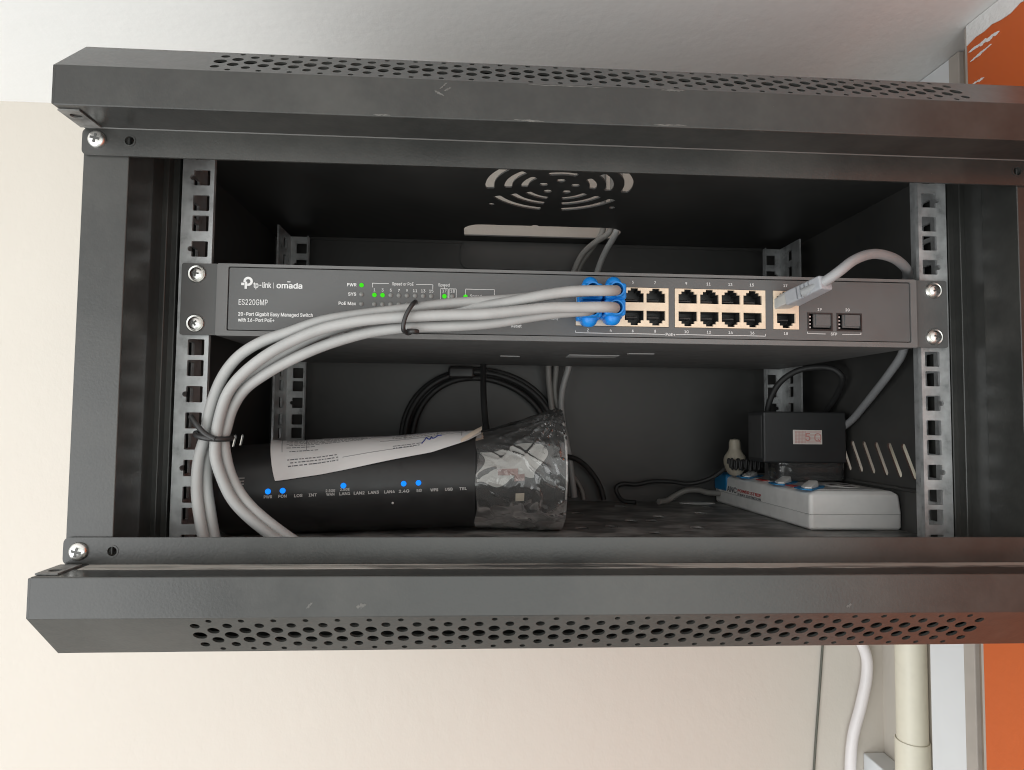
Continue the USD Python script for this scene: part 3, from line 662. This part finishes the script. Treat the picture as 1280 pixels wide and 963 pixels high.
rtext('2.5GE', -159.4, 92.2, 1.7, 'router_print', 'lamp_lettering', w=6.2); rtext('2.5GE', -150, 91.6, 1.7, 'router_print', 'lamp_lettering', w=6.2)
for x, th in ((-199.4, 88.6), (-190.1, 88.4), (-151.1, 85.6), (-111.2, 86.4), (-101.2, 86.2)):
    p = on_router(x, th, -0.6); q = on_router(x, th, 0.35)
    part(ro, 'indicator_light', cyl(p, q, 2.05, 18, 1.8), 'led_blue', smooth=40)
for k in range(5):   # stacked bars of the maker's mark at the left end
    th = 71.5 + 3.6 * k; V = []
    poly = [on_router(x, th + dt, 0.15) for x, dt in ((-221.5, -0.9), (-214.8, -0.9), (-214.8, 0.9), (-221.5, 0.9))]
    part(ro, 'logo_bar', trimesh.Trimesh(np.array(poly), [[0, 2, 1], [0, 3, 2], [0, 1, 2], [0, 2, 3]], process=False), 'router_print')
p = on_router(-118.4, 108.9, 0.1)
part(ro, 'paint_chip', trimesh.creation.icosphere(1, 0.9).apply_translation(p), 'router_print')

# foil label and stickers on the base, under the tape
def patch(fn, nu, nv):
    V = [fn(u, v) for u in np.linspace(0, 1, nu) for v in np.linspace(0, 1, nv)]; F = []
    for i in range(nu - 1):
        for j in range(nv - 1):
            a = i * nv + j; F += [[a, a + nv, a + nv + 1], [a, a + nv + 1, a + 1]]
    return trimesh.Trimesh(np.array(V), np.array(F), process=False)
def base_r(x): return float(np.interp(x, xb, [33.5, 34.6, 36.4, 38.6, 40.5, 42.6, 43.4, 43.2, 41.5]))
def on_base(x, th, lift):
    c, _ = axis_at(x); a = math.radians(th); r = base_r(x) + lift
    return np.array([x, c[1] - r * math.sin(a), c[2] + r * math.cos(a)])
part(ro, 'foil_label', patch(lambda u, v: on_base(-60.5 + 44 * u + 5 * math.sin(5 * v), 52 + 40 * v + 3 * math.sin(7 * u) * (1 - v) - (4 * math.sin(11 * u) + 16 * max(0, u - 0.55)) * v, 0.3 + 0.25 * math.sin(9 * u + 5 * v)), 30, 16), 'foil_label')
part(ro, 'red_sticker', patch(lambda u, v: on_base(-46.5 + 14 * u, 76 + 7 * v + 2 * u, 0.9), 10, 6), 'red_label')
part(ro, 'red_sticker', patch(lambda u, v: on_base(-35 + 7 * u, 84 + 7 * v, 0.9), 8, 6), 'red_label')
part(ro, 'cream_sticker', patch(lambda u, v: on_base(-34 + 6 * u, 104 + 9 * v, 0.9), 8, 6), 'cream_plug')

# crumpled clear tape wound round the base
def tape_pt(u, v):
    x = -61.5 + 63.0 * u; th = 360 * v - 10
    ca, sa = math.cos(math.radians(th)), math.sin(math.radians(th))
    r = 36.2 + 8.3 * u ** 1.4
    w = np.array([u * 3.2 + 0.5 * ca, 2.2 * ca + u * 1.5, 2.2 * sa - u * 1.2])
    n = meshkit.fbm(w[None] * 1.6 + 11.3, 4, 5)[0] - 0.5
    ridge = 1 - abs(2 * meshkit.noise((w * np.array([1.2, 2.6, 2.6]) + 4.1)[None], 9)[0] - 1)
    du, dv = (u - 0.93) * 60, ((th - 28 + 180) % 360 - 180) * 0.68
    rad, phi = math.hypot(du, dv), math.atan2(dv, du)
    pleat = (1 - abs(math.sin(9 * phi + 2.2 * n + 0.04 * rad))) ** 3 * math.exp(-(rad / 42) ** 2) * min(1, rad / 8)
    tent = max(0, math.cos(math.radians(th - 12))) ** 4 * math.exp(-((u - 0.84) / 0.34) ** 2) * 2.6
    amp = (0.5 + 2.6 * u) * (1 - 0.5 * (u > 0.97))
    rr = max(base_r(x) + 0.9, r + amp * (0.5 * n + 0.55 * (ridge ** 6 - 0.15))) + tent + 1.7 * pleat
    if ca < -0.75: rr = min(rr, 43.6 - 2 * (1 - u))
    c, _ = axis_at(x)
    return np.array([x + 0.9 * math.sin(7 * th / 57.3) * (u < 0.02), c[1] - rr * sa, c[2] + rr * ca])
tp_ = thing('packing_tape', 'crumpled clear packing tape wrapped round the base of the router', 'packing tape', (-30, 87, -117))
part(tp_, 'wrapping', patch(tape_pt, 70, 240), 'clear_tape', smooth=24)
part(tp_, 'rim_highlight', tube([on_base(0.8, a, 1.0) for a in np.linspace(20, 165, 50)], 0.75, 8), 'foil_label', smooth=50)  # pale tube that draws the highlight along the edge of the base

# the printed sheet draped over the router
LX = [-215, -194.7, -166.8, -125.2, -92.8, -67.7, -58]; LT = [78, 77.1, 71.8, 59.6, 49.6, 35.2, 25]
def paper_pt(u, v, lift=0.0):
    xl = -194.7 - 17.5 * v ** 0.9
    x = xl + (-58.5 - xl) * u
    lo = float(np.interp(-194.7 + 136.2 * u, LX, LT))
    th = lo + (-32 - lo) * v
    curl = 1.6 * max(0, (u - 0.86) / 0.14) ** 2 * (1 - v) + 3.0 * max(0, (0.05 - u) / 0.05) * 0.35
    wav = 0.6 * math.sin(6 * u + 2) * v + 0.35 * math.sin(15 * u + 4 * v)
    return on_router(x, th, 1.0 + curl + wav + max(0, v - 0.62) * 2.5 + lift)
pa = thing('paper_sheet', 'printed white paper form with blue signature draped over the router', 'paper', tuple(paper_pt(0.5, 0)))
part(pa, 'sheet', patch(paper_pt, 60, 24), 'paper_white', smooth=60)
part(pa, 'folded_corner', patch(lambda u, v: paper_pt(0.895 + 0.11 * u, 0.30 * v * (0.25 + 0.75 * u), 0.5 + 1.8 * u), 12, 8), 'paper_warm', smooth=60)
def ink(u0, u1, v, dv, gap=0.3, seed=0):
    g = np.random.default_rng(seed); ms, u = [], u0
    while u < u1:
        w = g.uniform(0.006, 0.02); w = min(w, u1 - u)
        q = [paper_pt(a, b, 0.18) for a, b in ((u, v), (u + w, v), (u + w, v + dv), (u, v + dv))]
        ms.append(trimesh.Trimesh(np.array(q), [[0, 1, 2], [0, 2, 3]], process=False)); u += w + g.uniform(0.002, 0.008)
    return ms
part(pa, 'print', sum([ink(0.07 + 0.012 * (k % 2), ub, vb, 0.014, seed=k) for k, (ub, vb) in enumerate([(0.30, 0.13), (0.30, 0.17), (0.30, 0.21), (0.22, 0.33), (0.20, 0.40), (0.42, 0.45), (0.46, 0.49), (0.44, 0.53), (0.42, 0.57), (0.40, 0.61)])], []), 'ink_grey')
part(pa, 'print', sum([ink(0.56, ub, vb, 0.016, seed=30 + k) for k, (ub, vb) in enumerate([(0.69, 0.17), (0.70, 0.21), (0.84, 0.42), (0.74, 0.50)])], []), 'ink_grey')
def rule(pts, r=0.16): return tube([paper_pt(a, b, 0.2) for a, b in pts], r, 5)
part(pa, 'ruled_lines', [rule([(a, b) for a in np.linspace(u0, u1, 14)]) for u0, u1, b in ((0.32, 0.66, 0.165), (0.07, 0.75, 0.63), (0.50, 0.93, 0.36), (0.46, 0.92, 0.56))]
     + [rule([(a, b) for b in np.linspace(b0, b1, 8)]) for a, b0, b1 in ((0.05, 0.34, 0.68), (0.16, 0.34, 0.68), (0.62, 0.36, 0.66), (0.78, 0.36, 0.66), (0.9, 0.2, 0.5))], 'ink_grey')
sg = [(0.70, 0.20), (0.715, 0.27), (0.725, 0.34), (0.73, 0.30), (0.74, 0.27), (0.75, 0.33), (0.757, 0.28), (0.77, 0.30), (0.785, 0.34), (0.80, 0.33)]
part(pa, 'signature', tube([paper_pt(a, b, 0.3) for a, b in spline([(a, b, 0) for a, b in sg], 6)[:, :2]], 0.42, 6), 'ink_blue')

# ------------------------------------------------------------------ power strip and adapter
def skew(m, y0=80.0, k=-0.055):
    m = as_tm(m).copy(); m.vertices[:, 0] += (m.vertices[:, 1] - y0) * k; return m
ps = thing('power_strip', 'white power strip with blue trim and rocker switches on the cabinet floor', 'power strip', (230, 160, ZF))
sp3 = m3.Manifold.sphere(3, 16); c3 = m3.Manifold.cylinder(0.5, 3, 3, 16)
low = m3.Manifold.batch_hull([q.translate([x, y, z]) for x in (195.5, 262.5) for y in (83, 246) for q, z in ((sp3, ZF + 3.2), (c3, -106.2))])
part(ps, 'lower_shell', skew(low), 'strip_white', smooth=35)
upm = m3.Manifold.batch_hull([c3.translate([x, y, -105.35]) for x in (195.4, 262.6) for y in (82.9, 246.1)] + [sp3.translate([x, y, -92.6]) for x in (196.2, 261.8) for y in (84, 245)] + [sp3.translate([x, y, -91.0]) for x in (201, 259.5) for y in (86, 243)])
part(ps, 'upper_shell', skew(upm), 'strip_white', smooth=35)
part(ps, 'shell_seam', skew(box(193.2, 264.9, 81, 248, -105.9, -105.2)), 'ink_grey')
part(ps, 'top_plate', skew(xy(rrect(202, 259, 90, 236, 6), -88.3, 0.7)), 'strip_grey')
part(ps, 'blue_corner', skew(rbox(191.8, 217, 222, 249.5, -104.5, -87.5, 2.0, 10)), 'strip_blue', smooth=30)
for yc, sh in ((196, -1.5), (137, -1.5), (100, 0)):
    fx = lambda x: 204 + sh + (x - 211) * 0.80
    bz = part(ps, 'blue_surround', skew(xy(Polygon([(fx(196), yc - 11), (fx(201), yc - 15), (fx(226), yc + 3), (fx(234), yc + 12), (fx(219), yc + 14), (fx(198), yc + 1)]).buffer(1.4), -87.8, 1.0)), 'strip_blue')
    rk = [(fx(200.5), yc - 9, -86.7), (fx(204.5), yc - 10.5, -86.5), (fx(222), yc + 4, -86.2), (fx(221), yc + 9, -86.2), (fx(218), yc + 10, -83.4), (fx(222.5), yc + 5.5, -83.2), (fx(209), yc - 3.5, -84.9), (fx(203), yc - 1, -86.4)]
    part(bz, 'rocker', skew(m3.Manifold.batch_hull([m3.Manifold.sphere(1.0, 12).translate(list(p_)) for p_ in rk])), 'strip_white', smooth=45)
for yc in (166, 117):
    part(ps, 'red_marker', skew(xy(affinity.rotate(sbox(196.5, yc - 5, 202.5, yc + 5), 8), -87.8, 0.6)), 'red_plastic')
for yc in (118, 176):
    sk = part(ps, 'socket', skew(xy(Point(242, yc).buffer(13, quad_segs=10), -87.7, 0.4)), 'strip_white')
    for dx, dy, w, h in ((0, -8, 4, 1.8), (-6, 6, 3, 3), (6, 6, 3, 3)):
        part(sk, 'socket_hole', skew(xy(sbox(243 + dx - w, yc + dy - h, 243 + dx + w, yc + dy + h), -87.3, 0.15)), 'void_black')
def strip_text(s, y0, z0, h, w, m, name='lettering'):
    t_ = meshkit.text_mesh(s, h, 0.2, True); t_.vertices[:, 0] *= w / np.ptp(t_.vertices[:, 0])
    q = t_.copy(); a, b, hh = t_.vertices.T
    x = np.interp(z0 + b, [-118, -104.6, -101, -93.5], [192.35, 192.35, 192.5, 192.95])
    q.vertices = np.stack([x - 0.15 - hh, y0 - a, z0 + b], 1)
    if q.volume < 0: q.invert()
    part(ps, name, skew(q), m)
strip_text('ANC', 221, -103.6, 5.0, 20, 'ink_grey'); strip_text('POWER STRIP', 199, -101.8, 2.6, 44, 'red_plastic'); strip_text('3 WAY EXTENSION', 199, -105.0, 2.0, 44, 'ink_grey')

ad = thing('power_adapter', 'black square power adapter plugged in on the white power strip', 'power adapter', (222, 155, -90))
part(ad, 'housing', rbox(184.5, 258, 140, 172, -70.5, -26.5, 1.6, 12), 'adapter_black', smooth=30)
part(ad, 'side_band', box(184.0, 184.6, 143, 169, -67, -30), 'adapter_edge')
part(ad, 'plug_base', rbox(204, 258.5, 147, 170, -86.7, -68.2, 2.0, 10), 'adapter_black', smooth=30)
stk = part(ad, 'sticker', xz(sbox(210.3, -54.4, 236.0, -42.2), 139.75, 0.3), 'sticker_white')
lines = [box(212, 235, 139.62, 139.74, z, z + 0.25) for z in np.arange(-53.4, -42.8, 1.25)] + [box(x, x + 0.25, 139.62, 139.74, -53.6, -43) for x in np.arange(212, 222, 1.3)]
part(stk, 'sticker_grid', lines, 'sticker_red')
part(stk, 'sticker_lettering', [text('5', 221, -51.5, 6.5, 139.6, bold=True), text('Q', 229, -52.0, 7.0, 139.6)], 'sticker_red')
def wrap(u, v):
    a = 2 * math.pi * v; x = 231 + 30.2 * np.sign(math.cos(a)) * abs(math.cos(a)) ** 0.35; y = 158.5 + 13.5 * np.sign(math.sin(a)) * abs(math.sin(a)) ** 0.35
    n = meshkit.fbm(np.array([[x * .12, y * .12, u * 5.0]]), 3, 2)[0] - .5
    return np.array([x + 2.5 * n, y + 2.5 * n, -67.5 - 19 * u + 2 * n])
part('', 'adapter_tape', patch(wrap, 14, 120), 'clear_tape', smooth=30, label='clear tape wound round the foot of the black adapter', cat='tape')

pg = thing('two_pin_plug', 'small cream plug standing at the far end of the power strip', 'plug', (186, 225, -90))
pgm = trimesh.creation.revolve(np.array([[0, -3.6], [4.5, -3.4], [6.5, -1.5], [8.5, 2], [10.2, 7], [10.6, 11], [9.6, 15], [6.6, 19], [5.4, 22], [5.3, 28], [4.4, 30.6], [0, 31.6]]), sections=28)
pgm.apply_translation([186, 205, -83.6]); part(pg, 'plug_body', pgm, 'cream_plug', smooth=40)
hx = []
for k in range(84):   # tight zigzag loops laid across the plug and on towards the adapter
    w = k * 1.1
    hx.append((174.5 + 0.40 * k, 191.5 + 1.5 * math.cos(w * 0.5) + 0.08 * max(0, k - 50), -75.2 + 4.3 * math.sin(w) + 0.9 * math.sin(k * 0.35) - 0.02 * k))
part('', 'coiled_cord', tube(smooth_path(hx, 6, 1), 1.25, 8), 'black_jacket', smooth=50, label='thin black cord coiled tightly round the small cream plug', cat='cord')
part('', 'strip_cord', tube(smooth_path([(181.1,210,-78), (172.0,212,-86.3), (160.3,214,-92.9), (145.3,220,-96.8), (131.9,228,-95.7), (113.9,235,-96.1), (98.5,238,-99.7), (84.8,238,-98.9), (78.3,238,-102.9), (80.1,235,-110.5), (84,230,-115), (95, 225, -115.4)], 8, 2), 2.1, 10), 'black_jacket', smooth=50, label='thin black cord trailing left from the small plug across the floor', cat='cord')
part('', 'mains_cord', tube(smooth_path([(185, 238, -108), (171.0, 237,-107.2), (161.4,236,-104.5), (148.6,236,-105.0), (137.4,235,-110), (128,232,-114.6), (118, 226, -115)], 8, 2), 2.8, 12), 'dull_grey_jacket', smooth=50, label='dull grey mains cord arching off the far end of the power strip', cat='cord')
part('', 'pale_disc', xy(affinity.scale(Point(160, 236).buffer(14, quad_segs=8), 1.3, 0.55), ZF + 0.1, 0.4), 'paper_white', label='pale flat patch under the grey mains cord', cat='paper scrap')  # flat pale ellipse on the floor below the cord

# ------------------------------------------------------------------ cables at the back
G = {'g1': [(68.7,212,220), (68.7,212,170), (66,214,148.0), (54.2,222,140.4), (41.4,228,128.7), (32.2,232,107.3), (20.0,234,63.3), (10.7,234,31.3), (9.2,234,13.8), (11.2,236,-8.3), (15.0,240,-31.9), (22, 242, -60), (26, 241, -112)],
     'g2': [(61.0,220,220), (61,220,170), (60.5,221,149.9), (49.8,230,134), (39.3,237,116.4), (25.4,240,64.0), (18.3,240,31.8), (17.7,240,13.4), (16.4,240,-8.1), (22.9,242,-31.8), (30, 244, -60), (34, 243, -112)],
     'g3': [(74.0,206,220), (74,206,170), (71.4,208,146.4), (63.3,216,131.0), (56.7,222,113.7), (43.0,226,62.8), (31.6,228,31.2), (28.5,228,15.3), (24.1,230,-0.4), (22.1,233,-16.1), (24.1,234,-39.7), (31.3,235,-75.3), (36, 234, -112)]}
for (k, lb, m) in (('g1', 'leftmost grey cable dropping from the roof slot behind the switch', 'dull_grey_jacket'), ('g2', 'middle grey cable behind the other two below the roof slot', 'dull_grey_jacket'), ('g3', 'palest grey cable dropping from the roof slot, rightmost of three', 'grey_jacket')):
    part('', 'riser_cable', tube(smooth_path(G[k], 8, 3), 3.0, 12), m, smooth=60, label=lb, cat='cable', group='grey cables through the roof slot')
cl = thing('cable_coil', 'coil of black cable hung against the back panel behind the router', 'cable coil', (-58, 243, -60))
for k, (dr, dy, ph) in enumerate(((0, 0, 0), (5.5, -1, 0.3), (2.5, -5.5, 0.7), (-4, -3, 1.1))):
    a = np.linspace(0, 2 * np.pi, 64)
    rr = 72 + dr + 2.0 * np.sin(3 * a + ph)
    part(cl, 'turn', tube(np.stack([-58 + rr * np.cos(a), 245 + dy + 1.2 * np.sin(2 * a + ph), -61 + rr * 0.98 * np.sin(a)], 1), 2.9, 10), 'black_jacket', smooth=60)
part(cl, 'binding', rbox(-90, -64, 234, 249, 4, 16, 3, 10), 'tie_black', smooth=40)
part('', 'drop_cable', tube(smooth_path([(-57, 186, 56), (-56.5, 186, 30), (-56.0,170,8), (-56.1,155,-8), (-55.6,140,-22), (-54.6,128,-36), (-53, 112, -48)], 8, 2), 2.7, 12), 'black_jacket', smooth=60, label='straight black cable dropping to the taped end of the router', cat='cable')
part('', 'floor_cord', tube(smooth_path([(-2, 120, -84), (10, 190, -76), (24.9,225,-71.5), (38.6,232,-75.0), (52.5,238,-86.4), (62.6,240,-101.6), (66.5,240,-115)], 8, 2), 2.6, 10), 'black_jacket', smooth=60, label='black cord arching from the router base down to the floor', cat='cord')
part('', 'floor_cord', tube(smooth_path([(-2, 126, -92), (10, 200, -84), (26.4,235,-83.2), (36.8,240,-93.0), (44.4,242,-105.1), (47,242,-115)], 8, 2), 1.9, 10), 'dull_grey_jacket', smooth=60, label='thinner inner cord curving down beside the router base', cat='cord')
part('', 'looped_cable', tube(smooth_path([(206,182,-60), (204.7,178,-34), (206.4,172,-13.5), (212.5,165,1.0), (223.6,158,10.0), (236,150,12.8), (247,140,10.8), (253.5,138,4.1), (257,150,-9), (257,168,-24), (252,180,-42), (246,182,-56)], 8, 2), 2.7, 12), 'black_jacket', smooth=60, label='black cord looping up behind the adapter in front of the rear rail', cat='cord')
